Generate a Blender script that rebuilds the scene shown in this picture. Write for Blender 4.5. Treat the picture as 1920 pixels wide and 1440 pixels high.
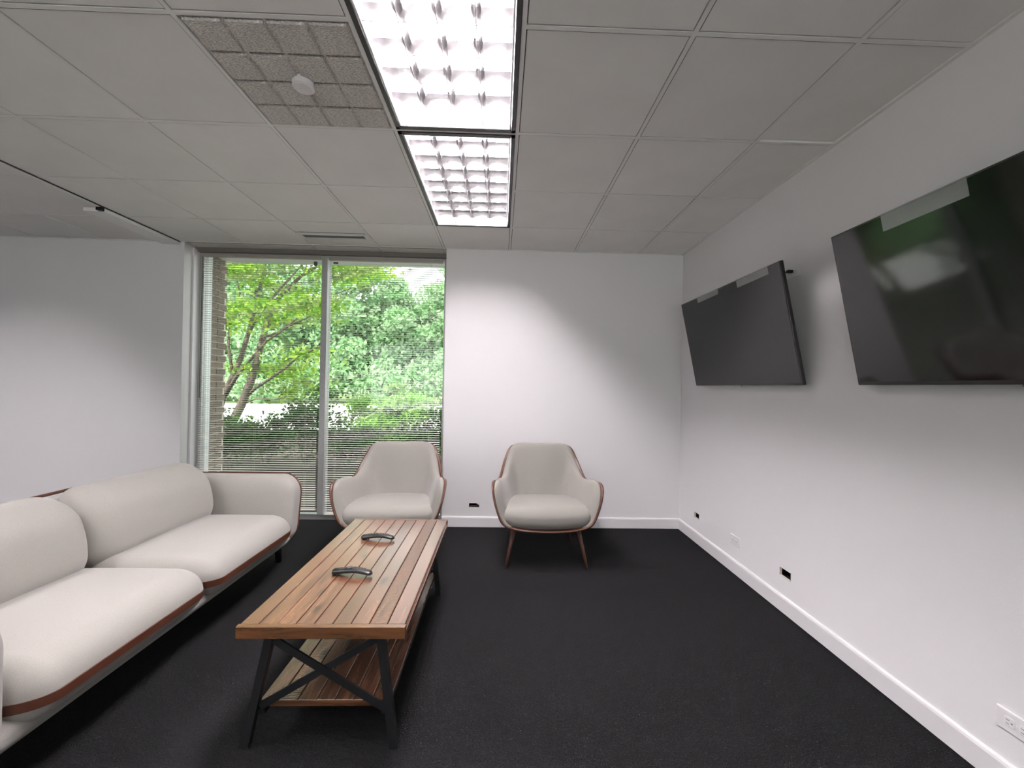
import bpy, bmesh, math, random
import numpy as np
from mathutils import Vector, Matrix
for o in list(bpy.data.objects): bpy.data.objects.remove(o)
S = bpy.context.scene; COL = S.collection
RNG = random.Random(7); NR = np.random.default_rng(5)

# ------------------------------------------------------------ camera, sky, sun, exposure
FPX, YAW, PITCH, ROLL = 764.6, .0270, .0060, .01775
CAMZ = 1.312
cy, sy, cp, sp, cr, sr = math.cos(YAW), math.sin(YAW), math.cos(PITCH), math.sin(PITCH), math.cos(ROLL), math.sin(ROLL)
R0 = Vector((cy, -sy, 0)); F0 = Vector((sy, cy, 0)); ZZ = Vector((0, 0, 1))
FW = F0*cp + ZZ*sp; UP = ZZ*cp - F0*sp
RT = R0*cr + UP*sr; UP2 = UP*cr - R0*sr
cam = bpy.data.cameras.new('camera'); co = bpy.data.objects.new('camera', cam); COL.objects.link(co)
cam.sensor_fit = 'HORIZONTAL'; cam.sensor_width = 36; cam.lens = 36*FPX/1920
cam.clip_start = .05; cam.clip_end = 500
co.matrix_world = Matrix(((RT.x, UP2.x, -FW.x, 0), (RT.y, UP2.y, -FW.y, 0), (RT.z, UP2.z, -FW.z, CAMZ), (0, 0, 0, 1)))
S.camera = co
S.view_settings.view_transform = 'Standard'; S.view_settings.look = 'None'
S.view_settings.exposure = 0.0; S.view_settings.gamma = 1; S.view_settings.use_curve_mapping = False

SKY = 3.4; SUN = 10.0; LAMP = 185.0
w = bpy.data.worlds.new('sky'); S.world = w; w.use_nodes = True
bg = w.node_tree.nodes['Background']; bg.inputs[0].default_value = (.95, .97, 1, 1); bg.inputs[1].default_value = SKY
sd = bpy.data.lights.new('sun', 'SUN'); sd.energy = SUN; sd.angle = .02; sd.color = (1, .96, .86)
so = bpy.data.objects.new('sun', sd); COL.objects.link(so)
so.rotation_euler = Vector((.25, 1, -1.45)).to_track_quat('-Z', 'Y').to_euler()

# ------------------------------------------------------------ helpers
def tag(o, label=None, cat=None, group=None, kind=None):
    if label: o['label'] = label
    if cat: o['category'] = cat
    if group: o['group'] = group
    if kind: o['kind'] = kind
    return o
def empty(name, loc=(0, 0, 0), rz=0, **k):
    o = bpy.data.objects.new(name, None); COL.objects.link(o); o.location = loc; o.rotation_euler = (0, 0, rz)
    o.empty_display_size = .05
    return tag(o, **k)
def link(name, me, mat, parent=None, loc=(0, 0, 0), **k):
    o = bpy.data.objects.new(name, me); COL.objects.link(o)
    if mat and not me.materials: me.materials.append(mat)
    if parent: o.parent = parent
    o.location = loc
    return tag(o, **k)
class MB:
    def __init__(s, off=(0, 0, 0)): s.v = []; s.f = []; s.off = Vector(off)
    def add(s, vs, fs):
        n = len(s.v); s.v += [tuple(Vector(p)-s.off) for p in vs]; s.f += [tuple(i+n for i in f) for f in fs]; return s
    def box(s, x0, x1, y0, y1, z0, z1):
        return s.add([(x0,y0,z0),(x1,y0,z0),(x1,y1,z0),(x0,y1,z0),(x0,y0,z1),(x1,y0,z1),(x1,y1,z1),(x0,y1,z1)],
                     [(0,3,2,1),(4,5,6,7),(0,1,5,4),(1,2,6,5),(2,3,7,6),(3,0,4,7)])
    def tube(s, pts, rad, n=8, caps=True, flat=1.0):
        pts = [Vector(p) for p in pts]; rad = rad if hasattr(rad, '__len__') else [rad]*len(pts)
        vs = []; u = None
        for i, p in enumerate(pts):
            t = (pts[min(i+1, len(pts)-1)]-pts[max(i-1, 0)]).normalized()
            if u is None:
                a = Vector((0, 0, 1)) if abs(t.z) < .9 else Vector((1, 0, 0)); u = (a-t*a.dot(t)).normalized()
            else: u = (u-t*u.dot(t)).normalized()
            v = t.cross(u)
            for k in range(n):
                a = 2*math.pi*k/n; vs.append(p+(u*math.cos(a)+v*math.sin(a)*flat)*rad[i])
        fs = []
        for i in range(len(pts)-1):
            for k in range(n): fs.append((i*n+k, i*n+(k+1) % n, (i+1)*n+(k+1) % n, (i+1)*n+k))
        if caps: fs += [tuple(range(n))[::-1], tuple((len(pts)-1)*n+k for k in range(n))]
        return s.add(vs, fs)
    def bar(s, a, b, wd, th, up=(0, 1, 0)):           # rectangular bar from a to b, th along 'up'
        a, b, up = Vector(a), Vector(b), Vector(up); t = (b-a).normalized(); u = (up-t*up.dot(t)).normalized(); v = t.cross(u)
        vs = [p+u*th/2*i+v*wd/2*j for p in (a, b) for i, j in ((-1,-1),(1,-1),(1,1),(-1,1))]
        return s.add(vs, [(0,1,2,3),(7,6,5,4),(0,4,5,1),(1,5,6,2),(2,6,7,3),(3,7,4,0)])
    def rbox(s, c, h, r, top=0, bot=0, n=6, m=4, fn=None):   # rounded box: half sizes h, radii r per axis, bulge top/bottom
        ax = []
        for i in range(3):
            H, r_ = h[i], min(r[i], h[i]*.999)
            arc = [-(H-r_)-r_*math.tan(math.pi/4*(1-k/m)) for k in range(m)]
            mid = list(np.linspace(-(H-r_), H-r_, n)); ax.append(arc+mid+[-q for q in arc[::-1]])
        vid = {}; vs = []; fs = []; N = len(ax[0])-1
        def vert(i, j, k):
            if (i, j, k) in vid: return vid[i, j, k]
            q = Vector((ax[0][i], ax[1][j], ax[2][k])); cc = []; d = []
            for t in range(3):
                r_ = min(r[t], h[t]*.999); L = h[t]-r_; cv = max(-L, min(L, q[t])); cc.append(cv); d.append((q[t]-cv)/r_)
            l = math.sqrt(sum(x*x for x in d)) or 1
            P = Vector([cc[t]+d[t]/l*r[t] for t in range(3)])
            b = max(0, 1-(P.x/h[0])**2)*max(0, 1-(P.y/h[1])**2)
            P.z += (top if P.z > 0 else -bot)*b*abs(P.z)/h[2]
            P += Vector(c)
            if fn: P = Vector(fn(P))
            vid[i, j, k] = len(vs); vs.append(P); return vid[i, j, k]
        for i in range(N):
            for j in range(N):
                for e, rev in ((0, False), (N, True)):
                    for A in (lambda a, b: (a, b, e), lambda a, b: (b, e, a), lambda a, b: (e, a, b)):
                        q = [vert(*A(i, j)), vert(*A(i, j+1)), vert(*A(i+1, j+1)), vert(*A(i+1, j))]
                        fs.append(tuple(q[::-1] if rev else q))
        return s.add(vs, fs)
    def cyl(s, c, r, h, n=24, r2=None):
        r2 = r if r2 is None else r2; x, y, z = c
        return s.tube([(x, y, z), (x, y, z+h)], [r, r2], n)
    def mesh(s, name, smooth=False):
        me = bpy.data.meshes.new(name); me.from_pydata(s.v, [], s.f); me.update()
        if smooth:
            for p in me.polygons: p.use_smooth = True
        return me
    def build(s, name, mat, parent=None, smooth=False, loc=(0, 0, 0), bev=0, **k):
        o = link(name, s.mesh(name, smooth), mat, parent, loc, **k)
        if bev:
            m = o.modifiers.new('b', 'BEVEL'); m.width = bev; m.segments = 2; m.limit_method = 'ANGLE'
        return o
def autosmooth(o, ang=.7):
    me = o.data
    for p in me.polygons: p.use_smooth = True
    bm = bmesh.new(); bm.from_mesh(me)
    for e in bm.edges: e.smooth = not (len(e.link_faces) == 2 and e.calc_face_angle(0) > ang)
    bm.to_mesh(me); bm.free(); return o
def copy_tree(o, parent=None):
    c = o.copy(); COL.objects.link(c)
    if parent: c.parent = parent
    for ch in o.children: copy_tree(ch, c)
    return c

# ------------------------------------------------------------ materials
def M(name, col, rough=.6, metal=0, spec=.5, bump=None, noise=None, coat=0, emit=None, rnd=0, trans=0, sheen=0):
    m = bpy.data.materials.new(name); m.use_nodes = True; nt = m.node_tree; b = nt.nodes['Principled BSDF']; L = nt.links
    b.inputs['Base Color'].default_value = (*col, 1); b.inputs['Roughness'].default_value = rough
    b.inputs['Metallic'].default_value = metal; b.inputs['Specular IOR Level'].default_value = spec
    b.inputs['Coat Weight'].default_value = coat; b.inputs['Sheen Weight'].default_value = sheen
    if emit: b.inputs['Emission Color'].default_value = (*emit[0], 1); b.inputs['Emission Strength'].default_value = emit[1]
    tc = nt.nodes.new('ShaderNodeTexCoord')
    cur = None
    if noise:                                         # (scale, amount, stretch xyz)
        sc, amt, st = noise
        mp = nt.nodes.new('ShaderNodeMapping'); mp.inputs['Scale'].default_value = st; L.new(tc.outputs['Object'], mp.inputs[0])
        n = nt.nodes.new('ShaderNodeTexNoise'); n.inputs['Scale'].default_value = sc; n.inputs['Detail'].default_value = 5
        L.new(mp.outputs[0], n.inputs['Vector'])
        r = nt.nodes.new('ShaderNodeValToRGB'); r.color_ramp.elements[0].position = .3; r.color_ramp.elements[1].position = .7
        r.color_ramp.elements[0].color = (*[c*(1-amt) for c in col], 1); r.color_ramp.elements[1].color = (*[min(1, c*(1+amt)) for c in col], 1)
        L.new(n.outputs['Fac'], r.inputs[0]); cur = r.outputs[0]
    if rnd:
        oi = nt.nodes.new('ShaderNodeObjectInfo'); mr = nt.nodes.new('ShaderNodeMapRange'); L.new(oi.outputs['Random'], mr.inputs[0])
        mr.inputs[3].default_value = 1-rnd; mr.inputs[4].default_value = 1+rnd
        mx = nt.nodes.new('ShaderNodeMix'); mx.data_type = 'RGBA'; mx.blend_type = 'MULTIPLY'; mx.inputs[0].default_value = 1
        if cur: L.new(cur, mx.inputs[6])
        else: mx.inputs[6].default_value = (*col, 1)
        L.new(mr.outputs[0], mx.inputs[7]); cur = mx.outputs[2]
    if cur: L.new(cur, b.inputs['Base Color'])
    if bump:                                          # (scale, strength, distance)
        n = nt.nodes.new('ShaderNodeTexNoise'); n.inputs['Scale'].default_value = bump[0]; n.inputs['Detail'].default_value = 3
        L.new(tc.outputs['Object'], n.inputs['Vector'])
        bp = nt.nodes.new('ShaderNodeBump'); bp.inputs['Strength'].default_value = bump[1]; bp.inputs['Distance'].default_value = bump[2]
        L.new(n.outputs['Fac'], bp.inputs['Height']); L.new(bp.outputs[0], b.inputs['Normal'])
    return m
WALL = M('wall_paint', (.80, .785, .795), .45, spec=.35, bump=(260, .12, .002))
TRIM = M('trim_paint', (.77, .755, .765), .28)
CARPET = M('carpet', (.0092, .0092, .0100), .95, spec=.15, noise=(170, .7, (1, 1, 1)), bump=(260, 1, .008))
TILE = M('ceiling_tile', (.86, .85, .825), .9, spec=.1, noise=(3, .03, (1, 1, 1)), bump=(700, .25, .001), rnd=.025)
TEDGE = M('tile_edge_shade', (.16, .15, .13), .95, spec=.1)  # dark edge colour painted to read as the shadow lines beside the grid
SCORED = M('scored_tile', (.66, .63, .59), .95, spec=.1, noise=(110, .38, (1, 2.6, 1)), bump=(160, 1, .006))
TBAR = M('ceiling_grid', (.84, .83, .81), .5)
DARK = M('black_void', (.004, .004, .004), .9, spec=.1)
BLACK = M('black_frame', (.008, .008, .009), .4)
ROOF = M('roof_deck', (.12, .12, .12), .9)
ALU = M('window_aluminium', (.42, .42, .42), .42, metal=.35, noise=(40, .06, (1, 1, 1)))
SLAT = M('blind_slat', (.78, .76, .70), .38)
CORD = M('blind_cord', (.55, .55, .48), .7)
CLIP = M('cord_clip', (.12, .13, .10), .5)
FABRIC = M('beige_fabric', (.305, .292, .268), .93, spec=.2, noise=(420, .09, (1, 1, 1)), bump=(900, .35, .0015), sheen=.25)
FABRIC2 = M('oatmeal_fabric', (.26, .247, .225), .93, spec=.2, noise=(460, .10, (1, 1, 1)), bump=(900, .35, .0015), sheen=.2)
LEATHER = M('tan_piping', (.075, .023, .011), .5)
WALNUT = M('walnut', (.085, .034, .020), .42, noise=(14, .35, (8, 8, 1)))
BLKLEG = M('black_leg', (.010, .010, .012), .45)
IRON = M('black_iron', (.005, .0055, .0065), .5, bump=(60, .2, .002))
PLASTIC = M('white_plastic', (.78, .76, .77), .3)
PSLOT = M('socket_slot', (.22, .21, .21), .6)
SCREEN = M('tv_screen', (.003, .003, .0035), .065, spec=.5)
BEZEL = M('tv_bezel', (.008, .008, .009), .3)
REMOTE = M('remote_black', (.006, .006, .007), .36)
BUTTON = M('remote_button', (.05, .05, .055), .5)
GLINT = M('silver_badge', (.5, .5, .5), .25, metal=1)
LOUVER = M('louver_metal', (.33, .32, .325), .25, metal=1)
HOUSING = M('fixture_housing', (.80, .78, .78), .4)
LAMPM = M('fluorescent_lamp', (.9, .9, .9), .4, emit=((1.0, .93, .965), LAMP))
BRICK = M('brown_brick', (.17, .135, .10), .9, noise=(30, .25, (1, 1, 1)), rnd=.18)
MORTAR = M('mortar', (.66, .62, .54), .95)
WHITEX = M('white_panel', (.75, .78, .78), .5)
CONC = M('concrete', (.84, .82, .84), .9, noise=(.8, .06, (1, 1, 1)))
MULCH = M('mulch', (.026, .014, .010), 1, noise=(25, .5, (1, 1, 1)), bump=(30, 1, .03))
GRASS = M('grass', (.14, .24, .05), 1, noise=(3, .3, (1, 1, 1)))
BARK = M('bark', (.13, .105, .085), .95, noise=(12, .3, (3, 3, .6)), bump=(40, .8, .02))
WBARK = M('far_bark', (.10, .085, .06), .95)

def leafmat(name, a, b):
    m = bpy.data.materials.new(name); m.use_nodes = True; nt = m.node_tree; L = nt.links; nt.nodes.clear()
    out = nt.nodes.new('ShaderNodeOutputMaterial'); g = nt.nodes.new('ShaderNodeNewGeometry')
    r = nt.nodes.new('ShaderNodeValToRGB'); r.color_ramp.elements[0].color = (*a, 1); r.color_ramp.elements[1].color = (*b, 1)
    L.new(g.outputs['Random Per Island'], r.inputs[0])
    d = nt.nodes.new('ShaderNodeBsdfDiffuse'); t = nt.nodes.new('ShaderNodeBsdfTranslucent'); mx = nt.nodes.new('ShaderNodeMixShader'); mx.inputs[0].default_value = .45
    L.new(r.outputs[0], d.inputs[0]); L.new(r.outputs[0], t.inputs[0]); L.new(d.outputs[0], mx.inputs[1]); L.new(t.outputs[0], mx.inputs[2]); L.new(mx.outputs[0], out.inputs[0])
    return m
MAPLE = leafmat('maple_leaf', (.13, .29, .045), (.40, .57, .10))
SHRUBL = leafmat('shrub_leaf', (.03, .075, .028), (.11, .21, .07))
SHRUBB = leafmat('bright_shrub_leaf', (.15, .34, .08), (.36, .58, .16))
WOODS = leafmat('hazy_woodland_leaf', (.22, .40, .20), (.50, .70, .42))  # leaf colours paled to take in the haze through glass and blinds
def glassmat(name, tint, tr):
    m = bpy.data.materials.new(name); m.use_nodes = True; nt = m.node_tree; L = nt.links; nt.nodes.clear()
    out = nt.nodes.new('ShaderNodeOutputMaterial'); t = nt.nodes.new('ShaderNodeBsdfTransparent'); t.inputs[0].default_value = (*tint, 1)
    g = nt.nodes.new('ShaderNodeBsdfGlossy'); g.inputs['Roughness'].default_value = .02 if tr is None else .25
    mx = nt.nodes.new('ShaderNodeMixShader')
    if tr is None:
        f = nt.nodes.new('ShaderNodeFresnel'); L.new(f.outputs[0], mx.inputs[0])
        gm = nt.nodes.new('ShaderNodeNewGeometry'); mr = nt.nodes.new('ShaderNodeMapRange')     # same index seen from either face of the pane
        mr.inputs[3].default_value = 1.45; mr.inputs[4].default_value = 1/1.45; L.new(gm.outputs['Backfacing'], mr.inputs[0]); L.new(mr.outputs[0], f.inputs[0])
    else: mx.inputs[0].default_value = tr; g.inputs['Roughness'].default_value = .18
    L.new(t.outputs[0], mx.inputs[1]); L.new(g.outputs[0], mx.inputs[2]); L.new(mx.outputs[0], out.inputs[0])
    return m
GLASS = glassmat('window_glass', (.96, .985, .965), None)
TAPE = M('clear_tape', (.50, .53, .51), .22, spec=.5, bump=(9, .5, .004)); TAPE.node_tree.nodes['Principled BSDF'].inputs['Alpha'].default_value = .30

def woodmat(name, base, saw=False, rough=.27, st_=(30, 2.2, 30)):
    m = bpy.data.materials.new(name); m.use_nodes = True; nt = m.node_tree; L = nt.links; b = nt.nodes['Principled BSDF']
    tc = nt.nodes.new('ShaderNodeTexCoord'); oi = nt.nodes.new('ShaderNodeObjectInfo')
    ad = nt.nodes.new('ShaderNodeVectorMath'); ad.operation = 'ADD'; sc = nt.nodes.new('ShaderNodeVectorMath'); sc.operation = 'SCALE'; sc.inputs[3].default_value = 9
    cb = nt.nodes.new('ShaderNodeCombineXYZ'); L.new(oi.outputs['Random'], cb.inputs[0]); L.new(oi.outputs['Random'], cb.inputs[1]); L.new(cb.outputs[0], sc.inputs[0])
    L.new(tc.outputs['Object'], ad.inputs[0]); L.new(sc.outputs[0], ad.inputs[1])
    mp = nt.nodes.new('ShaderNodeMapping'); mp.inputs['Scale'].default_value = st_; L.new(ad.outputs[0], mp.inputs[0])
    n = nt.nodes.new('ShaderNodeTexNoise'); n.inputs['Scale'].default_value = 1.6; n.inputs['Detail'].default_value = 7; n.inputs['Distortion'].default_value = .6; L.new(mp.outputs[0], n.inputs['Vector'])
    r = nt.nodes.new('ShaderNodeValToRGB'); e = r.color_ramp.elements
    e[0].position = .28; e[0].color = (*[c*.45 for c in base], 1); e[1].position = .72; e[1].color = (*[min(1, c*1.45) for c in base], 1)
    L.new(n.outputs['Fac'], r.inputs[0])
    # knots
    mk = nt.nodes.new('ShaderNodeMapping'); mk.inputs['Scale'].default_value = (7, 3.4, 7); L.new(ad.outputs[0], mk.inputs[0])
    v = nt.nodes.new('ShaderNodeTexVoronoi'); v.inputs['Scale'].default_value = 1; L.new(mk.outputs[0], v.inputs['Vector'])
    kr = nt.nodes.new('ShaderNodeValToRGB'); kr.color_ramp.elements[0].color = (.12, .10, .10, 1); kr.color_ramp.elements[0].position = .05; kr.color_ramp.elements[1].position = .16
    L.new(v.outputs['Distance'], kr.inputs[0])
    mr = nt.nodes.new('ShaderNodeMapRange'); L.new(oi.outputs['Random'], mr.inputs[0]); mr.inputs[3].default_value = .78; mr.inputs[4].default_value = 1.2
    m1 = nt.nodes.new('ShaderNodeMix'); m1.data_type = 'RGBA'; m1.blend_type = 'MULTIPLY'; m1.inputs[0].default_value = 1; L.new(r.outputs[0], m1.inputs[6]); L.new(kr.outputs[0], m1.inputs[7])
    m2 = nt.nodes.new('ShaderNodeMix'); m2.data_type = 'RGBA'; m2.blend_type = 'MULTIPLY'; m2.inputs[0].default_value = 1; L.new(m1.outputs[2], m2.inputs[6]); L.new(mr.outputs[0], m2.inputs[7])
    col = m2.outputs[2]; h = n.outputs['Fac']
    if saw:
        ms = nt.nodes.new('ShaderNodeMapping'); ms.inputs['Rotation'].default_value = (0, 0, .5); ms.inputs['Scale'].default_value = (20, 150, 20); L.new(tc.outputs['Object'], ms.inputs[0])
        wv = nt.nodes.new('ShaderNodeTexWave'); wv.bands_direction = 'Y'; wv.inputs['Scale'].default_value = .32; wv.inputs['Distortion'].default_value = 1.2; L.new(ms.outputs[0], wv.inputs['Vector'])
        wr = nt.nodes.new('ShaderNodeMapRange'); L.new(wv.outputs['Fac'], wr.inputs[0]); wr.inputs[3].default_value = .72; wr.inputs[4].default_value = 1.06
        m3 = nt.nodes.new('ShaderNodeMix'); m3.data_type = 'RGBA'; m3.blend_type = 'MULTIPLY'; m3.inputs[0].default_value = 1; L.new(col, m3.inputs[6]); L.new(wr.outputs[0], m3.inputs[7]); col = m3.outputs[2]
        h = wv.outputs['Fac']
    L.new(col, b.inputs['Base Color']); b.inputs['Roughness'].default_value = rough; b.inputs['Specular IOR Level'].default_value = .5; b.inputs['Coat Weight'].default_value = 1; b.inputs['Coat IOR'].default_value = 1.95; b.inputs['Coat Roughness'].default_value = .22
    bp = nt.nodes.new('ShaderNodeBump'); bp.inputs['Strength'].default_value = .35; bp.inputs['Distance'].default_value = .0015; L.new(h, bp.inputs['Height']); L.new(bp.outputs[0], b.inputs['Normal']); L.new(bp.outputs[0], b.inputs['Coat Normal'])
    return m
WOOD = woodmat('stained_pine', (.165, .074, .042))
EDGEW = woodmat('edge_pine', (.115, .045, .015), st_=(2.2, 30, 30))
SIDEW = woodmat('side_pine', (.115, .045, .015))
WOODS_ = woodmat('saw_marked_pine', (.175, .085, .050), True)

# ------------------------------------------------------------ room shell
T = .6096; X0 = .059; Y0 = 2.0406; H = 2.58
XR = 1.698; YB = 3.80; YW = 3.975; XL = -7.0; YR = -3.6; WX0, WX1 = -2.915, -.528
def st(name, mb, mat, parent=None, **k): return mb.build(name, mat, parent, kind='structure' if parent is None else None, **k)
st('floor', MB().box(XL-.1, XR+.1, YR-.1, YW+.05, -.12, 0), CARPET)
def wall_holes(plane, val, depth, a0, a1, z0, z1, holes):
    """thin wall whose cut-outs are real openings; plane 'x' or 'y', wall body goes from val to val+depth"""
    m = MB(); A = sorted({a0, a1, *[h[0] for h in holes], *[h[1] for h in holes]}); Zs = sorted({z0, z1, *[h[2] for h in holes], *[h[3] for h in holes]})
    for i in range(len(A)-1):
        for j in range(len(Zs)-1):
            ca, cz = (A[i]+A[i+1])/2, (Zs[j]+Zs[j+1])/2
            if any(h[0] < ca < h[1] and h[2] < cz < h[3] for h in holes): continue
            if plane == 'x': m.box(val, val+depth, A[i], A[i+1], Zs[j], Zs[j+1])
            else: m.box(A[i], A[i+1], min(val, val+depth), max(val, val+depth), Zs[j], Zs[j+1])
    return m
HR = [(3.415, 3.502, .208, .256), (2.322, 2.418, .208, .258)]
HB = [(-.279, -.182, .182, .224)]
def merge(o):
    bm = bmesh.new(); bm.from_mesh(o.data); bmesh.ops.remove_doubles(bm, verts=bm.verts, dist=1e-5)
    seen = {}
    for f in bm.faces: seen.setdefault(tuple(sorted(v.index for v in f.verts)), []).append(f)
    bmesh.ops.delete(bm, geom=[f for l in seen.values() if len(l) > 1 for f in l], context='FACES_ONLY')
    bm.to_mesh(o.data); bm.free(); return o
merge(st('wall_right', wall_holes('x', XR, .12, YR, YB, 0, H+.1, HR), WALL))
merge(st('wall_back', wall_holes('y', YB, .22, WX1, XR+.12, 0, H+.1, HB), WALL))
st('wall_left', MB().box(XL, WX0, YB, YB+.22, 0, H+.1), WALL)
st('wall_far_left', MB().box(XL-.12, XL, YR, YB, 0, H+.1), WALL)
RW = [(-3.75, -1.3), (-1.1, 1.35)]          # invented ribbon windows behind the camera, added to lift the ambient light
merge(st('wall_rear', wall_holes('y', YR, -.12, XL-.12, XR+.12, 0, H+.1, [(a, b, .55, 2.45) for a, b in RW]), WALL))
st('shade_overhang', MB().box(XL-.3, XR+.4, YR-3.2, YR-.12, H+.1, H+.2), ROOF)  # unseen overhang added to hold back sky light from the rear windows
for n_, (a, b) in enumerate(RW):
    fr = MB(); c_ = (a+b)/2
    fr.box(a, a+.05, YR-.1, YR-.04, .55, 2.45).box(b-.05, b, YR-.1, YR-.04, .55, 2.45).box(a, b, YR-.1, YR-.04, .55, .60).box(a, b, YR-.1, YR-.04, 2.40, 2.45).box(c_-.025, c_+.025, YR-.1, YR-.04, .6, 2.4)
    wo_ = st('window_%d' % (n_+2), fr, ALU)  # added unit that lets fill daylight in from behind
    MB().box(a+.05, c_-.025, YR-.072, YR-.066, .6, 2.4).build('pane', GLASS, wo_); MB().box(c_+.025, b-.05, YR-.072, YR-.066, .6, 2.4).build('pane', GLASS, wo_)
    pl = bpy.data.lights.new('window_portal', 'AREA'); pl.shape = 'RECTANGLE'; pl.size = b-a; pl.size_y = 1.9; pl.cycles.is_portal = True
    po = bpy.data.objects.new('window_portal', pl); COL.objects.link(po); po.location = (c_, YR-.13, 1.5); po.rotation_euler = (math.radians(90), 0, 0)
pl = bpy.data.lights.new('window_portal', 'AREA'); pl.shape = 'RECTANGLE'; pl.size = 2.4; pl.size_y = 2.5; pl.cycles.is_portal = True
po = bpy.data.objects.new('window_portal', pl); COL.objects.link(po); po.location = (-1.72, 4.03, 1.3); po.rotation_euler = (math.radians(-90), 0, 0)
st('bounce_forecourt', MB().box(-60, 40, -40, YR-.12, -.3, -.1), CONC)  # unseen bright concrete added to bounce sun up onto the ceiling
st('roof', MB().box(XL-.2, XR+.3, YR-.2, YB+.2, H+.16, H+.3).box(XL-.2, XR+.3, 4.02, 4.5, 2.66, 4.1), ROOF)  # roof deck, plus an unseen parapet added to shade the near shrubs
# window head above the glass and reveal outside
st('trim_2', MB().box(WX0, WX1, 3.99, 4.04, 2.52, 2.7).box(-3.4, 1.0, 4.0, 4.52, 2.61, 2.66), WHITEX)
# baseboards, slightly lifted off the carpet, with a rounded top edge
def baseboard(name, p0, p1, nrm):
    p0, p1, nrm = Vector(p0), Vector(p1), Vector(nrm)
    prof = [(0, .006), (.014, .006), (.014, .088), (.011, .097), (.004, .102), (0, .102)]
    vs = [p+nrm*a+ZZ*b for p in (p0, p1) for a, b in prof]; n = len(prof)
    fs = [(i, (i+1) % n, n+(i+1) % n, n+i) for i in range(n)]+[tuple(range(n))[::-1], tuple(range(n, 2*n))]
    m = MB().add(vs, fs); o = st(name, m, TRIM)
    bm = bmesh.new(); bm.from_mesh(o.data); bmesh.ops.recalc_face_normals(bm, faces=bm.faces); bm.to_mesh(o.data); bm.free()
baseboard('baseboard_right', (XR, YR, 0), (XR, YB, 0), (-1, 0, 0))
baseboard('baseboard_back', (WX1, YB, 0), (XR-.014, YB, 0), (0, -1, 0))
baseboard('baseboard_left', (XL, YB, 0), (WX0, YB, 0), (0, -1, 0))

# ------------------------------------------------------------ ceiling: T-bar grid with lay-in tiles as parts
gx = [X0+i*T for i in range(-12, 4) if XL < X0+i*T < XR]; gy = [Y0+j*T for j in range(-10, 4) if YR < Y0+j*T < YB]
m = MB()
hw = .0085
FIX = [(-1, 0), (-1, -2), (-8, -1), (-8, -3), (-1, -6), (-5, -3), (-5, -7)]     # (column, first row) of each 2x4 troffer
fixcells = {(c, r+k) for c, r in FIX for k in (0, 1)}
for i, x in enumerate(gx): m.box(x-hw, x+hw, YR, YB, H, H+.03)
for i, x in enumerate(gx):
    if WX0 < x < WX1: m.box(x-hw, x+hw, YB, YW+.01, H, H+.03)
for y in gy:
    for i in range(-12, 4):
        a, b = max(XL, X0+(i-1)*T), min(XR, X0+i*T)
        if b <= a: continue
        j = round((y-Y0)/T)
        if (i-1, j) in fixcells and (i-1, j-1) in fixcells and ((i-1, j-1) in [(c, r) for c, r in FIX]): continue
        m.box(a, b, y-hw, y+hw, H+.001, H+.029)
m.box(XR-.02, XR, YR, YB, H-.001, H+.03); m.box(XL, XR, YB-.014, YB, H-.001, H+.028)
ceil = st('ceiling', m, TBAR)
# wall-angle shadow gap in front of the window recess
tmesh = {}
def tile(x0, x1, y0, y1, lift=0.0, tilt=0.0):
    g = .0068; key = (round(x1-x0, 3), round(y1-y0, 3))
    if key not in tmesh:
        w2, d2 = (x1-x0)/2-g, (y1-y0)/2-g; b = .0056
        mm = MB(); vs = [(-w2, -d2, 0), (w2, -d2, 0), (w2, d2, 0), (-w2, d2, 0)]; vl = [(-w2+b, -d2+b, -.010), (w2-b, -d2+b, -.010), (w2-b, d2-b, -.010), (-w2+b, d2-b, -.010)]
        vu = [(p[0], p[1], .012) for p in vs]
        mm.add(vs+vl+vu, [(4, 7, 6, 5), (0, 4, 5, 1), (1, 5, 6, 2), (2, 6, 7, 3), (3, 7, 4, 0), (0, 1, 9, 8), (1, 2, 10, 9), (2, 3, 11, 10), (3, 0, 8, 11), (8, 9, 10, 11)])
        me = mm.mesh('ceiling_tile'); me.materials.append(TILE); me.materials.append(TEDGE); tmesh[key] = me
        for p_ in me.polygons: p_.material_index = 0 if p_.index == 0 else 1
    o = link('ceiling_tile', tmesh[key], None, ceil, ((x0+x1)/2, (y0+y1)/2, H+.013+lift))
    if tilt: o.rotation_euler = (tilt, 0, 0)
    return o
for i in range(-12, 3):
    for j in range(-10, 4):
        x0, x1 = max(XL, X0+i*T), min(XR, X0+(i+1)*T); y0, y1 = max(YR, Y0+j*T), min(YB, Y0+(j+1)*T)
        if x1-x0 < .05 or y1-y0 < .05 or (i, j) in fixcells: continue
        if (i, j) == (-2, -1): continue                     # the scored tile
        if (i, j) == (-3, 2):                               # tile split around the air slot
            tile(x0, x1, y0, 3.488); tile(x0, x1, 3.638, y1); continue
        lift, tilt = 0, 0
        if (i, j) == (2, -1): lift, tilt = .004, .012
        if (i, j) in ((-6, 2), (-7, 1)): lift, tilt = .004, -.012
        tile(x0, x1, y0, y1, lift, tilt)
    x0, x1 = max(WX0, X0+i*T), min(WX1, X0+(i+1)*T)
    if x1-x0 > .04: tile(x0, x1, YB+.004, YW+.005, lift=-.001)
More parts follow.
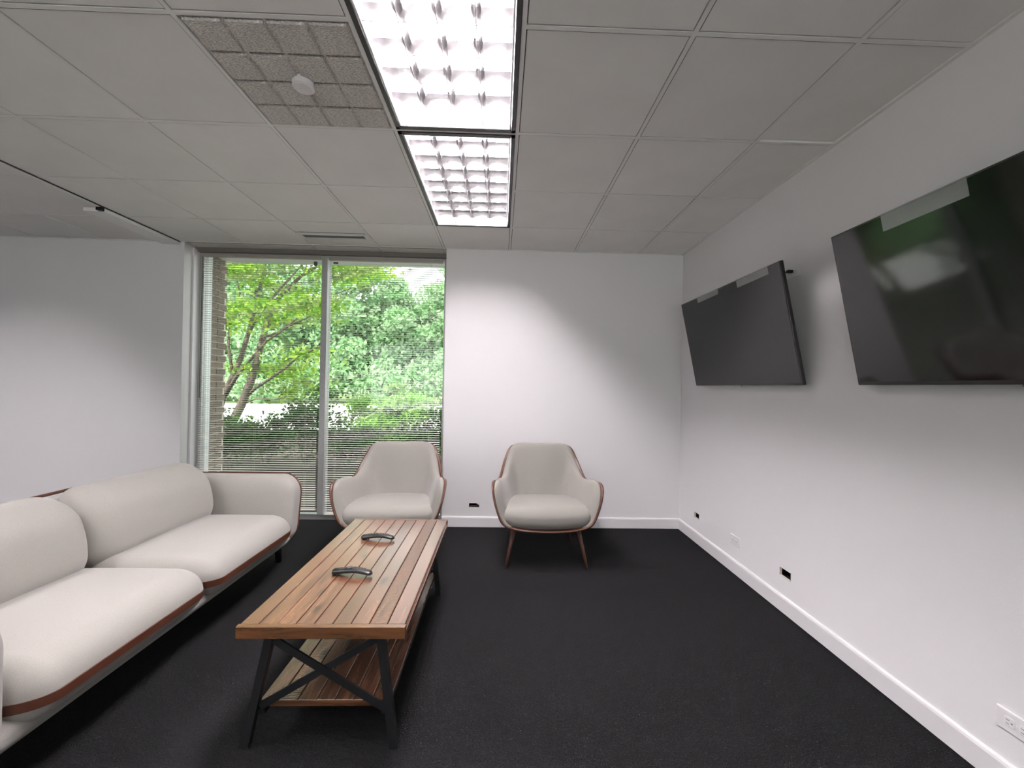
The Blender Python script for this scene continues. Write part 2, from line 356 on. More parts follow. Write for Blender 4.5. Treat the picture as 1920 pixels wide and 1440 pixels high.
# scored acoustic tile, 4 x 4 squares
x0, x1, y0, y1 = X0-2*T+.012, X0-T-.010, Y0-T+.012, Y0-.010
sc = MB().box(x0, x1, y0, y1, H+.006, H+.018).build('scored_tile', SCORED, ceil)
p0 = MB(); n4 = .1455/2-.0045
p0.add([(-n4, -n4, 0), (n4, -n4, 0), (n4, n4, 0), (-n4, n4, 0), (-n4+.004, -n4+.004, -.011), (n4-.004, -n4+.004, -.011), (n4-.004, n4-.004, -.011), (-n4+.004, n4-.004, -.011)],
       [(4, 7, 6, 5), (0, 4, 5, 1), (1, 5, 6, 2), (2, 6, 7, 3), (3, 7, 4, 0)])
pm = p0.mesh('scored_square'); pm.materials.append(SCORED)
for a in range(4):
    for b in range(4): link('scored_square', pm, None, sc, (x0+(a+.5)*(x1-x0)/4, y0+(b+.5)*(y1-y0)/4, H+.0065))
# leftover partition header along the ceiling at the left
MB().box(-3.11, -2.957, 3.09, YB, H-.026, H+.002).build('trim_1', M('header_paint', (.88, .87, .86), .35), kind='structure', bev=.003)
MB().box(-2.985, -2.955, YR, 3.07, H-.008, H+.002).build('trim_3', TBAR, kind='structure')
MB().box(-2.985, -2.95, 3.055, 3.085, H-.03, H).build('trim_4', BLACK, kind='structure')
MB().box(-2.955, -2.944, YR, YB, H-.004, H+.002).build('trim_5', BLACK, kind='structure')

# ------------------------------------------------------------ troffers (tubes behind a parabolic louver)
def troffer(col, row, label, group=None):
    x0, x1 = X0+col*T, X0+(col+1)*T; y0, y1 = Y0+row*T, Y0+(row+2)*T; cx, cy_ = (x0+x1)/2, (y0+y1)/2
    t = empty('ceiling_light', (cx, cy_, H), label=label, cat='ceiling light', group=group)
    hx, hy = T/2-.010, T-.010; zt = .092
    MB().add([(-hx, -hy, .0), (hx, -hy, .0), (hx, hy, .0), (-hx, hy, .0), (-hx, -hy, zt), (hx, -hy, zt), (hx, hy, zt), (-hx, hy, zt)],
             [(0, 1, 5, 4), (1, 2, 6, 5), (2, 3, 7, 6), (3, 0, 4, 7), (4, 5, 6, 7)]).build('housing', HOUSING, t)
    MB().box(-hx, hx, -hy, -hy+.019, -.003, .02).box(-hx, hx, hy-.019, hy, -.003, .02).box(-hx, -hx+.019, -hy, hy, -.003, .02).box(hx-.019, hx, -hy, hy, -.003, .02).build('black_rim', BLACK, t)
    ix, iy = hx-.022, hy-.022; q = .007
    MB().box(-ix, ix, -iy, -iy+q, -.002, .012).box(-ix, ix, iy-q, iy, -.002, .012).box(-ix, -ix+q, -iy, iy, -.002, .012).box(ix-q, ix, -iy, iy, -.002, .012).build('white_frame', PLASTIC, t)
    def blade(L, hh, along):                           # parabolic wedge: thin lower edge, flaring to the top
        N = 6; prof = [(.0014+.016*(k/N)**2, hh*k/N) for k in range(N+1)]
        pr = [(-a, b) for a, b in prof]+[(a, b) for a, b in prof[::-1]]; n = len(pr); vs = []
        for e in (-L, L): vs += [(e, a, b) if along == 'x' else (a, e, b) for a, b in pr]
        fs = [(i, (i+1) % n, n+(i+1) % n, n+i) for i in range(n)]
        me = MB().add(vs, fs+[tuple(range(n))[::-1], tuple(range(n, 2*n))])
        return me
    mx_, my_ = blade(ix, .052, 'x').mesh('cross_blade'), blade(iy, .038, 'y').mesh('long_blade')
    for me in (mx_, my_):
        me.materials.append(LOUVER)
        bm = bmesh.new(); bm.from_mesh(me); bmesh.ops.recalc_face_normals(bm, faces=bm.faces)
        for f in bm.faces: f.smooth = len(f.verts) == 4
        for e in bm.edges: e.smooth = not (len(e.link_faces) == 2 and e.calc_face_angle(0) > .9)
        bm.to_mesh(me); bm.free()
    for k in range(1, 8): link('louver_blade', mx_, None, t, (0, -iy+2*iy*k/8, 0))
    for k in range(1, 4): link('louver_blade', my_, None, t, (-ix+2*ix*k/4, 0, .0005))
    lm = MB().tube([(0, -iy+.01, 0), (0, iy-.01, 0)], .0125, 10).mesh('lamp', True); lm.materials.append(LAMPM)
    for k in range(4): link('lamp', lm, None, t, (-ix+2*ix*(k+.5)/4, 0, .066))
    return t
troffer(-1, 0, 'recessed louvered ceiling light nearer the window, its far end beside the back wall')
troffer(-1, -2, 'recessed louvered ceiling light nearest the viewer, cut by the top of the photo')
g = 'ceiling lights outside the view'
for c, r in FIX[2:]: troffer(c, r, 'recessed louvered ceiling light out of view of the photo', g)  # far-left ones explain the wall bands; the rest are added as fill

# smoke detector, air slot
sd_ = empty('smoke_detector', (-.855, 1.735, H), label='small round white detector on the scored ceiling tile', cat='smoke detector')
MB().tube([(0, 0, .004), (0, 0, -.008), (0, 0, -.009), (0, 0, -.026), (0, 0, -.031)], [.040, .040, .044, .043, .034], 40).build('cover', PLASTIC, sd_, smooth=False)
MB().tube([(0, 0, -.031), (0, 0, -.033)], [.010, .008], 16).build('centre_cap', PLASTIC, sd_)
vt = empty('air_vent', (-1.465, 3.563, H), label='white slot air vent with dark fins in the ceiling before the window', cat='vent')
MB().box(-.295, .295, -.072, -.034, -.003, .006).box(-.295, .295, .034, .072, -.003, .006).box(-.295, -.262, -.034, .034, -.003, .006).box(.262, .295, -.034, .034, -.003, .006).build('frame', PLASTIC, vt)
MB().box(-.262, .262, -.034, .034, .022, .026).build('backing', DARK, vt)
fm = MB().add([(-.0012, -.034, 0), (.0012, -.034, 0), (.0062, -.034, .018), (.0038, -.034, .018), (-.0012, .034, 0), (.0012, .034, 0), (.0062, .034, .018), (.0038, .034, .018)],
              [(0, 1, 2, 3), (7, 6, 5, 4), (0, 4, 5, 1), (1, 5, 6, 2), (2, 6, 7, 3), (3, 7, 4, 0)]).mesh('fin'); fm.materials.append(M('vent_fin', (.25, .25, .23), .5))
for k in range(38): link('fin', fm, None, vt, (-.256+k*.0137, 0, -.001))

# ------------------------------------------------------------ window and blinds
wn = st('window_1', MB().box(-2.900, -2.860, YW, 4.035, .0, 2.56).box(-.568, WX1, YW, 4.035, 0, 2.56).box(-2.86, -.568, YW, 4.035, 0, .052).box(-2.86, -.568, YW, 4.035, 2.515, 2.56), ALU)
MB().box(WX0, -2.898, YB+.1, 4.02, 0, 2.56).build('jamb', TRIM, wn)
MB().box(-1.732, -1.678, 3.942, 4.035, .052, 2.515).build('mullion', ALU, wn)
MB().box(-2.86, -1.732, 4.0, 4.006, .052, 2.515).build('pane', GLASS, wn)
MB().box(-1.678, -.568, 4.0, 4.006, .052, 2.515).build('pane', GLASS, wn)
MB().box(WX0, WX1, 3.94, 4.0, 2.54, H+.02).build('head', M('window_head', (.18, .165, .15), .5), wn)
sl = MB(); NS = 5
def slat_mesh(L):
    vs = []
    for e in (-L/2, L/2):
        for k in range(NS):
            u = -1+2*k/(NS-1); vs.append((e, u*.0125, .0018*(1-u*u)))
        for k in range(NS):
            u = 1-2*k/(NS-1); vs.append((e, u*.0125, .0018*(1-u*u)-.0005))
    n = 2*NS; fs = [(i, (i+1) % n, n+(i+1) % n, n+i) for i in range(n)]+[tuple(range(n))[::-1], tuple(range(n, 2*n))]
    me = MB().add(vs, fs).mesh('slat'); me.materials.append(SLAT); return me
def blind(xa, xb, ztop, zbot, label, tilt, wand):
    L = xb-xa; cx = (xa+xb)/2; yb = 3.925
    b = empty('window_blind', (cx, yb, zbot), label=label, cat='blind', group=None)
    hz = ztop-zbot
    MB().box(-L/2, L/2, -.018, .018, hz-.028, hz).build('headrail', M('headrail', (.34, .31, .28), .5), b)
    MB().rbox((0, 0, .006), (L/2, .0125, .008), (.004, .006, .006)).build('bottom_rail', SLAT, b, smooth=True)
    me = slat_mesh(L-.006); p = .02115; n = int((hz-.05)/p)
    for k in range(n):
        o = link('slat', me, None, b, (0, 0, .026+k*p)); o.rotation_euler = (tilt+RNG.uniform(-.012, .012), 0, 0)
    for fx in (-.42, -.03, .40):
        m = MB()
        for sy_ in (-.0135, .0135): m.tube([(fx*L, sy_, .012), (fx*L, sy_, hz-.02)], .0008, 4)
        m.build('ladder_cord', CORD, b)
    if wand:
        wx = -L/2+.026
        MB().tube([(wx, -.030, hz-.035), (wx-.002, -.032, 1.05)], .0038, 6).build('tilt_wand', M('clear_wand', (.08, .09, .08), .3), b)
        MB().rbox((L/2-.035, -.024, hz-.075), (.016, .006, .020), (.004, .003, .004)).build('cord_tassel', CLIP, b, smooth=True)
    else:
        MB().tube([(L/2-.05, -.022, hz-.03), (L/2-.052, -.024, .95)], .0013, 5).build('lift_cord', SLAT, b)
        m = MB()
        MB().rbox((-L/2+.07, -.022, hz-.058), (.022, .006, .009), (.004, .003, .004)).build('cord_tassel', CLIP, b, smooth=True)
blind(-2.842, -1.738, 2.515, .104, 'white venetian blind in the left window bay beside the wall jamb', .06, True)
blind(-1.655, -.575, 2.510, .062, 'white venetian blind in the right window bay behind the armchair', .05, False)

# ------------------------------------------------------------ outside
st('wall_outside', MB().box(-3.6, -2.962, 4.205, 4.448, -.1, 2.61), MORTAR)
wo = bpy.data.objects['wall_outside']
MB().box(-3.6, -2.935, 4.03, 4.200, -.1, 2.61).build('white_panel', WHITEX, wo)
MB().box(-.522, .2, 4.03, 4.45, -.1, 2.61).build('right_return', MORTAR, wo)
bl, bh, pz = .203, .057, .0677
def brickmesh(L):
    me = MB().box(-.06, .012, -L/2, L/2, 0, bh).mesh('brick'); me.materials.append(BRICK); return me
full, half, odd = brickmesh(.2), brickmesh(.095), brickmesh(.132)
z = .03; k = 0
while z < 2.56:
    dx = RNG.uniform(-.0015, .0015)

    if k % 2: parts = [(full, 4.308)]
    else: parts = [(half, 4.256), (odd, 4.38)]
    for me, yc in parts: link('brick', me, None, wo, (-2.962+dx, yc, z))
    z += pz; k += 1

def leaves(n, pts, size, name, mat, parent, jitter=.35):
    """n leaf cards (kite quads) at the given centres"""
    c = np.asarray(pts)[:n]; n = len(c)
    a = NR.normal(size=(n, 3)); a /= np.linalg.norm(a, axis=1)[:, None]
    b = NR.normal(size=(n, 3)); b -= (a*b).sum(1)[:, None]*a; b /= np.linalg.norm(b, axis=1)[:, None]
    s = size*NR.uniform(1-jitter, 1+jitter, n)[:, None]
    q = np.stack([c-a*s, c+b*s*.55, c+a*s, c-b*s*.55], 1).reshape(-1, 3)
    me = bpy.data.meshes.new(name); me.vertices.add(4*n); me.vertices.foreach_set('co', q.ravel())
    me.loops.add(4*n); me.loops.foreach_set('vertex_index', np.arange(4*n)); me.polygons.add(n)
    me.polygons.foreach_set('loop_start', np.arange(0, 4*n, 4)); me.update(calc_edges=True); me.validate()
    o = link(name, me, mat, parent); return o
def blob(n, c, r, shell=.55):
    d = NR.normal(size=(n, 3)); d /= np.linalg.norm(d, axis=1)[:, None]
    return np.array(c)+d*NR.uniform(shell, 1, n)[:, None]*np.array(r)
def world(px, py, Y):                                  # photo direction carried out to depth Y
    r = RT*((px-960)/FPX)-UP2*((py-720)/FPX)+FW
    t = Y/r.y; return Vector((r.x*t, Y, CAMZ+r.z*t))

g1 = st('ground', MB().box(-60, 40, 4.05, 9.8, -.3, -.02).box(-60, 40, 9.8, 12, -.3, -.06), MULCH)
st('parking_lot', MB().box(-75, 60, 12, 27.0, -.4, -.08), CONC)
st('lawn', MB().box(-75, 60, 27.0, 60, -.4, -.04), GRASS)

# multi-trunk maple
mt = empty('maple_tree', (-6.2, 9, 0), label='multi-stemmed green maple leaning across the left window bay', cat='tree')
def L_(pts): return [world(x, y, Y)-Vector((-6.2, 9, 0)) for x, y, Y in pts]
stems = [([(405, 850, 9.0), (425, 812, 9), (452, 760, 9), (470, 715, 9), (483, 672, 9), (491, 640, 9), (502, 600, 9.1), (522, 560, 9.2), (565, 517, 9.4), (618, 486, 9.6)], .135, .035),
         ([(400, 800, 9.3), (418, 745, 9.3), (437, 705, 9.3), (452, 670, 9.4), (467, 620, 9.4), (480, 570, 9.5), (492, 520, 9.6), (506, 450, 9.7)], .10, .03),
         ([(422, 742, 9.2), (447, 700, 9.1), (472, 672, 9.0), (500, 640, 8.9), (540, 612, 8.8), (590, 590, 8.7)], .055, .015),
         ([(460, 745, 9), (480, 727, 9), (505, 711, 8.9), (535, 690, 8.8), (560, 668, 8.8), (604, 648, 8.6)], .050, .022),
         ([(452, 757, 9), (480, 748, 9), (515, 749, 9.1), (545, 742, 9.1), (575, 725, 9.2)], .026, .008),
         ([(494, 632, 9), (520, 625, 9), (560, 595, 9.1), (600, 562, 9.1), (660, 540, 9.2)], .040, .012),
         ([(437, 705, 9.3), (428, 650, 9.4), (432, 600, 9.5), (450, 550, 9.6), (440, 500, 9.7)], .045, .015),
         ([(467, 620, 9.4), (500, 570, 9.6), (545, 520, 9.8), (590, 470, 10)], .05, .018)]
for k, (p, ra, rb) in enumerate(stems):
    P = L_(p); MB().tube(P, list(np.linspace(ra*.8, rb*.8, len(P))), 8).build('trunk' if k < 2 else 'branch', BARK, mt, smooth=True)
cl = []
for k in range(46):                                    # layered sprays of leaves
    px = RNG.uniform(400, 700); py = RNG.uniform(400, 640) if k > 5 else RNG.uniform(640, 740)
    if px > 610 and py > 560: py -= 90
    Y = RNG.uniform(8.2, 10.2); c = world(px, py, Y)-Vector((-6.2, 9, 0))
    cl.append(blob(230, c, (RNG.uniform(.6, 1.15), .8, RNG.uniform(.16, .42)), 0))
cl.append(blob(90, world(462, 800, 8.2)-Vector((-6.2, 9, 0)), (.55, .4, .2), 0))
cl.append(blob(4200, world(450, 400, 9.5)-Vector((-6.2, 9, 0)), (3.4, 2, 1.0), 0))
leaves(99999, np.concatenate(cl), .058, 'crown', MAPLE, mt)

def shrub(px, Y, wd, h, mat, label, n, size, stems=5, group=None):
    b = world(px, 800, Y); b.z = -.02
    s = empty('shrub', b, label=label, cat='shrub', group=group)
    m = MB()
    for k in range(stems):
        a = RNG.uniform(0, 6.28); m.tube([(0.04*math.cos(a), .04*math.sin(a), 0), (wd*.3*math.cos(a), .2*math.sin(a), h*.5), (wd*.6*math.cos(a), .3*math.sin(a), h*.85)], [.014, .010, .004], 5)
    m.build('stem', BARK, s)
    P = np.concatenate([blob(n//2, (0, 0, h*.55), (wd, .45, h*.45), .2)]+[blob(n//16, (RNG.uniform(-wd, wd)*.8, RNG.uniform(-.3, .3), h*RNG.uniform(.55, 1.0)), (.28, .25, .18), 0) for _ in range(8)])
    P[:, 2] = np.clip(P[:, 2], .12, None)
    leaves(99999, P, size, 'foliage', mat, s)
    return s
shrub(425, 6.0, .55, .80, SHRUBL, 'dark green shrub at the foot of the brick reveal', 2600, .030)
shrub(500, 6.6, .65, .78, SHRUBL, 'dark green shrub behind the middle of the left window bay', 2600, .030)
shrub(575, 6.2, .32, 1.25, SHRUBL, 'tall narrow dark shrub close to the window mullion', 2200, .030)
shrub(655, 6.4, .55, .72, SHRUBL, 'low shrub just right of the window mullion', 2400, .030)
shrub(735, 7.2, .62, .95, SHRUBB, 'bright green shrub behind the middle of the right window bay', 3000, .034)
shrub(805, 6.6, .60, .90, SHRUBL, 'dark shrub at the right end of the window', 2600, .030)
shrub(770, 9.0, .75, 1.25, SHRUBB, 'taller light green shrub further out past the right window bay', 3000, .040)
shrub(690, 10.5, .7, .95, SHRUBB, 'light green shrub far out at the edge of the parking lot', 2400, .045)
et = empty('blocker_tree', (-9.6, 9.3, -.02), label='unseen dark tree left of the maple, added to block part of the television reflection', cat='tree')  # invented tree, darkens one side of the window reflection in the television
MB().tube([(0, 0, 0), (0, 0, 3), (.05, 0, 5.6)], [.16, .10, .03], 8).build('trunk', BARK, et)
P = np.concatenate([blob(1500, (RNG.uniform(-.3, .3), 0, .5+k*.55), (1.75-.16*k, 1.5-.14*k, .45), .3) for k in range(10)])
leaves(99999, P, .07, 'crown', SHRUBL, et)
# woodland edge beyond the lot
xs = [-34, -30, -26.5, -23, -19.5, -16, -12.5, -9, -5.5, -2, 2, 6, 11]
for k, x in enumerate(xs):
    Y = 29+RNG.uniform(-1, 2.5); hh = RNG.uniform(11, 14) if x < -14 else RNG.uniform(8.5, 12)
    t = empty('woodland_tree', (x, Y, -.05), label='leafy tree in the wood beyond the white parking lot', cat='tree', group='woodland trees beyond the parking lot')
    MB().tube([(0, 0, 0), (.2, 0, hh*.4), (RNG.uniform(-.5, .5), 0, hh*.8)], [.22, .16, .06], 7).build('trunk', WBARK, t)
    P = [blob(3600, (0, 0, hh*.55), (2.6, 2.0, hh*.45), .3), blob(2200, (0, -1.5, 1.6), (2.6, 1.2, 1.7), .1)]
    P += [blob(600, (RNG.uniform(-2.2, 2.2), RNG.uniform(-2, 0), hh*RNG.uniform(.25, .98)), (1.2, 1, .9), .3) for _ in range(8)]
    P = np.concatenate(P); P[:, 2] = np.clip(P[:, 2], .05, None)
    leaves(99999, P, .17, 'crown', WOODS, t)
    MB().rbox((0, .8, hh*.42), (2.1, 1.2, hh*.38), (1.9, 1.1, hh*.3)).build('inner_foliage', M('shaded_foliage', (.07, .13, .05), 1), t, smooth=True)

# ------------------------------------------------------------ televisions
def tv(yc, label):
    W_, Hh = 1.212, .690; XB = 1.640; XT = 1.500; ZB = 1.346
    ang = math.atan2(XB-XT, .681)
    t = empty('television', (XB, yc, ZB), label=label, cat='television', group=None)
    t.rotation_euler = (0, -ang, 0)                    # local: screen faces -X, z up the screen
    MB().box(0, .020, -W_/2, W_/2, 0, Hh).build('cabinet', BEZEL, t, bev=.002)
    MB().box(-.0012, .001, -W_/2+.007, W_/2-.007, .016, Hh-.007).build('screen', SCREEN, t)
    MB().rbox((.036, 0, .24), (.020, .42, .20), (.012, .03, .03)).build('rear_housing', BEZEL, t, smooth=True)
    MB().box(.004, .014, -.022, .022, -.008, .0).build('badge', GLINT, t, bev=.002)
    MB().bar((.03, .2, .05), (.05, .2, .36), .03, .03).bar((.03, -.2, .05), (.05, -.2, .36), .03, .03).build('mount_rail', IRON, t)
    ti = t.matrix_basis.inverted()
    m = MB()
    for s_ in (-.15, .15):
        a = ti @ Vector((XB+.03, yc+s_, ZB+.1)); b2 = ti @ Vector((XR+.002, yc+s_, ZB+.14)); m.bar(a, b2, .03, .02)
        a = ti @ Vector((1.575, yc+s_, ZB+.42)); b2 = ti @ Vector((XR+.002, yc+s_, ZB+.30)); m.bar(a, b2, .03, .02)
    a, b2 = ti @ Vector((XR-.006, yc, ZB+.02)), ti @ Vector((XR-.006, yc, ZB+.40)); m.bar(a, b2, .42, .012, up=(1, 0, 0))
    m.build('wall_bracket', IRON, t)
    return t
def tape(t, ya, yb_, drop, over=.006, skew=.004):      # strips folded over the top edge of the screen
    Hh = .690; vs = []
    for y, d in ((ya, drop), (yb_, drop-skew)):
        vs += [(-.0022, y, Hh-d), (-.0022, y, Hh+.0012), (.018, y, Hh+.0022)]
    o = MB().add(vs, [(0, 3, 4, 1), (1, 4, 5, 2)]).build('tape', TAPE, t, label='strip of clear tape over the top edge')
    md = o.modifiers.new('s', 'SOLIDIFY'); md.thickness = .0006
t1 = tv(2.777, 'black flat television nearer the corner, two small tape strips on its top edge')
t2 = tv(1.222, 'black flat television nearest the viewer, one wide tape strip, cut by the photo edge')
# y positions from the corner side (+y) to the viewer side
tape(t1, .325, .030, .042); tape(t1, -.195, -.505, .050)
tape(t2, .36, .06, .068)

# ------------------------------------------------------------ outlets and cut-outs
def outlet(loc, nrm, label, plug=False, hw_=.0575):
    o = empty('outlet', loc, label=label, cat='outlet')
    o.rotation_euler = (0, 0, math.atan2(nrm[1], nrm[0]))     # local +x points into the room, y along the wall
    MB().rbox((.0025, 0, 0), (.0035, hw_, .035), (.002, .004, .004)).build('cover_plate', PLASTIC, o, smooth=False)
    for s_ in (-.0195, .0195):
        f = MB().rbox((.0065, s_, 0), (.0015, .0145, .0165), (.001, .008, .008)).build('socket', PLASTIC, o)
        MB().box(.0078, .0084, s_-.008, s_+.001, .005, .0072).box(.0078, .0084, s_-.008, s_, -.0072, -.005).box(.0078, .0084, s_+.005, s_+.0095, -.0024, .0024).build('slots', PSLOT, f)
    MB().tube([(.006, 0, 0), (.0078, 0, 0)], .003, 10).build('screw', PLASTIC, o)
    return o
outlet((XR, 2.885, .236), (-1, 0), 'white wall outlet low between the two black cut-outs')
outlet((XR, 1.283, .236), (-1, 0), 'white wall outlet low at the right edge of the photo')
outlet((-4.42, YB, .165), (0, -1), 'white wall outlet behind the sofa on the left wall')
outlet((XR, 2.340, 2.010), (-1, 0), 'white wall outlet high beside the far television', hw_=.062)
pg = empty('power_cord', (XR-.01, 2.335, 2.012), label='short black plug and cord in the high outlet beside the television', cat='cord')
MB().rbox((-.014, 0, 0), (.016, .011, .009), (.004, .004, .004)).build('plug', BLACK, pg, smooth=True)
MB().tube([(-.026, .003, 0), (-.038, .02, -.003), (-.046, .045, -.012), (-.050, .09, -.03), (-.052, .14, -.08)], .0035, 8).build('cable', BLACK, pg, smooth=True)
def cutout(name_loc, axis, h, label):
    a0, a1, z0, z1 = h; o = empty('wall_cutout', name_loc, label=label, cat='wall opening'); e = .0004
    m = MB(name_loc)
    d0, d1 = (XR+.013, XR+.075) if axis == 'x' else (YB+.013, YB+.075)
    A = (lambda p, q, r: (p, q, r)) if axis == 'x' else (lambda p, q, r: (q, p, r))
    P = [A(d, a, z_) for d in (d0, d1) for a, z_ in ((a0+e, z0+e), (a1-e, z0+e), (a1-e, z1-e), (a0+e, z1-e))]
    m.add(P, [(0, 1, 5, 4), (1, 2, 6, 5), (2, 3, 7, 6), (3, 0, 4, 7), (4, 5, 6, 7)]).build('cavity', DARK, o)
    rim = MB(name_loc); t_ = .0012; d2 = (XR-.0012 if axis == 'x' else YB-.0012); d3 = d0
    def rb(a, b, c, d):
        if axis == 'x': rim.box(d2, d3, a, b, c, d)
        else: rim.box(a, b, d2, d3, c, d)
    rb(a0, a0+t_, z0, z1); rb(a1-t_, a1, z0, z1); rb(a0+t_, a1-t_, z0, z0+t_); rb(a0+t_, a1-t_, z1-t_, z1)
    rim.build('cut_edge', M('gypsum', (.62, .58, .52), .95), o)
    return o
c1 = cutout((XR, 3.46, .232), 'x', HR[0], 'black rectangular cut-out low in the right wall nearest the corner')
c2 = cutout((XR, 2.37, .232), 'x', HR[1], 'black rectangular cut-out low in the right wall nearer the viewer')
c3 = cutout((-.23, YB, .2), 'y', HB[0], 'ragged black cut-out low in the back wall between the armchairs')
MB((-.23, YB, .2)).add([(-.182, YB-.0005, .224), (-.214, YB-.0005, .224), (-.182, YB-.0005, .206), (-.182, YB+.012, .224), (-.214, YB+.012, .224), (-.182, YB+.012, .206)],
    [(0, 2, 1), (3, 4, 5), (0, 1, 4, 3), (1, 2, 5, 4), (2, 0, 3, 5)]).build('chipped_corner', WALL, c3)
MB((-.23, YB, .2)).tube([(-.27, YB+.02, .186), (-.25, YB+.012, .196), (-.225, YB+.012, .192), (-.195, YB+.025, .2)], .003, 6).build('wire', M('grey_wire', (.12, .13, .10), .6), c3)

# ------------------------------------------------------------ sofa
SB = (-1.85, 2.02, 0)
sofa = empty('sofa', SB, label='long beige fabric sofa with brown piping along the left side', cat='sofa')
def smo(o, lv=1):
    for p in o.data.polygons: p.use_smooth = True
    return o
# seat deck (slightly recessed underside) and back frame
smo(MB(SB).rbox((-1.885, 2.05, .235), (.44, .92, .068), (.12, .12, .060)).build('base', FABRIC, sofa))
smo(MB(SB).rbox((-2.215, 2.06, .455), (.075, .89, .258), (.07, .12, .07), fn=lambda P: (P.x-(P.z-.25)*.09, P.y, P.z)).build('back_frame', FABRIC, sofa))
def cush(P):                                           # front of the cushion drops in a soft roll
    return P
for i, (yc, hy) in enumerate(((1.6435, .3815), (2.423, .398))):
    o = MB(SB).rbox((-1.715, yc, .325), (.335, hy, .104), (.13, .085, .100), top=.016, n=8, m=6)
    smo(o.build('seat_cushion', FABRIC, sofa))
    # leather strip round the lower front edge of each cushion
    xf, r = -1.383, .115; pts = []
    ya, yb_ = yc-hy+.004, yc+hy-.004
    for k in range(17): a = math.pi/2*k/16; pts.append((xf-.13+.13*math.sin(a), ya+.085*(1-math.cos(a))))
    for k in range(17): a = math.pi/2*(1-k/16); pts.append((xf-.13+.13*math.sin(a), yb_-.085*(1-math.cos(a))))
    m = MB(SB); vs = []
    for x, y in pts:
        nx, ny = max(0, x-(xf-.13))/.13**2, (min(0, y-(ya+.085))+max(0, y-(yb_-.085)))/.085**2; l = math.hypot(nx, ny) or 1; nx /= l; ny /= l
        vs += [(x-nx*.03, y-ny*.03, .296), (x+nx*.005, y+ny*.005, .296), (x+nx*.008, y+ny*.008, .328), (x-nx*.03, y-ny*.03, .330)]
    fs = []
    for k in range(len(pts)-1):
        for q in range(4): fs.append((4*k+q, 4*k+(q+1) % 4, 4*k+4+(q+1) % 4, 4*k+4+q))
    fs += [(0, 1, 2, 3), tuple(4*(len(pts)-1)+q for q in (3, 2, 1, 0))]
    o = m.add(vs, fs).build('leather_strip', LEATHER, sofa); autosmooth(o)
for i, (yc, hb) in enumerate(((1.622, .399), (2.440, .419))):
    o = MB(SB).rbox((-2.040, yc, .555), (.125, hb, .215), (.115, .12, .135), n=8, m=6, fn=lambda P: (P.x-(P.z-.40)*.20+.035*math.sin(max(0, min(1, (P.z-.38)/.36))*math.pi), P.y, P.z))
    smo(o.build('back_cushion', FABRIC, sofa))
# arms: rounded slabs leaning outwards, brown piping on the outer edge
def arm(sgn):
    yi = 2.860 if sgn > 0 else 1.237; ln = .16 if sgn > 0 else .0
    fn = lambda P: (P.x, P.y+sgn*(max(0, P.z-.2)*ln), P.z)
    m = MB(SB).rbox((-1.865, yi+sgn*.045, .405), (.432, .075, .245), (.13, .045, .14), n=8, m=6, fn=fn)
    smo(m.build('arm', FABRIC, sofa))
    pts = []; r = .135; x0, x1, z0, z1 = -2.28, -1.434, .163, .652
    pts.append((x0, z1-.005)); n = 9
    for k in range(n+1): a = math.pi/2*k/n; pts.append((x1-r+r*math.sin(a), z1-r+r*math.cos(a)))
    for k in range(n+1): a = math.pi/2*k/n; pts.append((x1-r+r*math.cos(a), z0+r-r*math.sin(a)))
    pts.append((x0+.1, z0))
    P = [(x, yi+sgn*(.088+max(0, z-.2)*ln), z) for x, z in pts]
    o = MB(SB).tube(P, .0065, 8).build('arm_piping', LEATHER, sofa, smooth=True)
arm(1); arm(-1)
MB(SB).tube([(-2.306, 1.18, .690), (-2.308, 1.23, .708), (-2.310, 1.32, .716), (-2.310, 2.79, .716), (-2.308, 2.88, .708), (-2.306, 2.94, .690)], .008, 8).build('back_piping', LEATHER, sofa, smooth=True)
for x, y in ((-1.60, 3.03), (-2.15, 3.03), (-1.60, 1.18), (-2.15, 1.18)):
    MB(SB).tube([(x, y, .0), (x-.012, y, .19)], [.019, .030], 12).build('leg', BLKLEG, sofa, smooth=True)

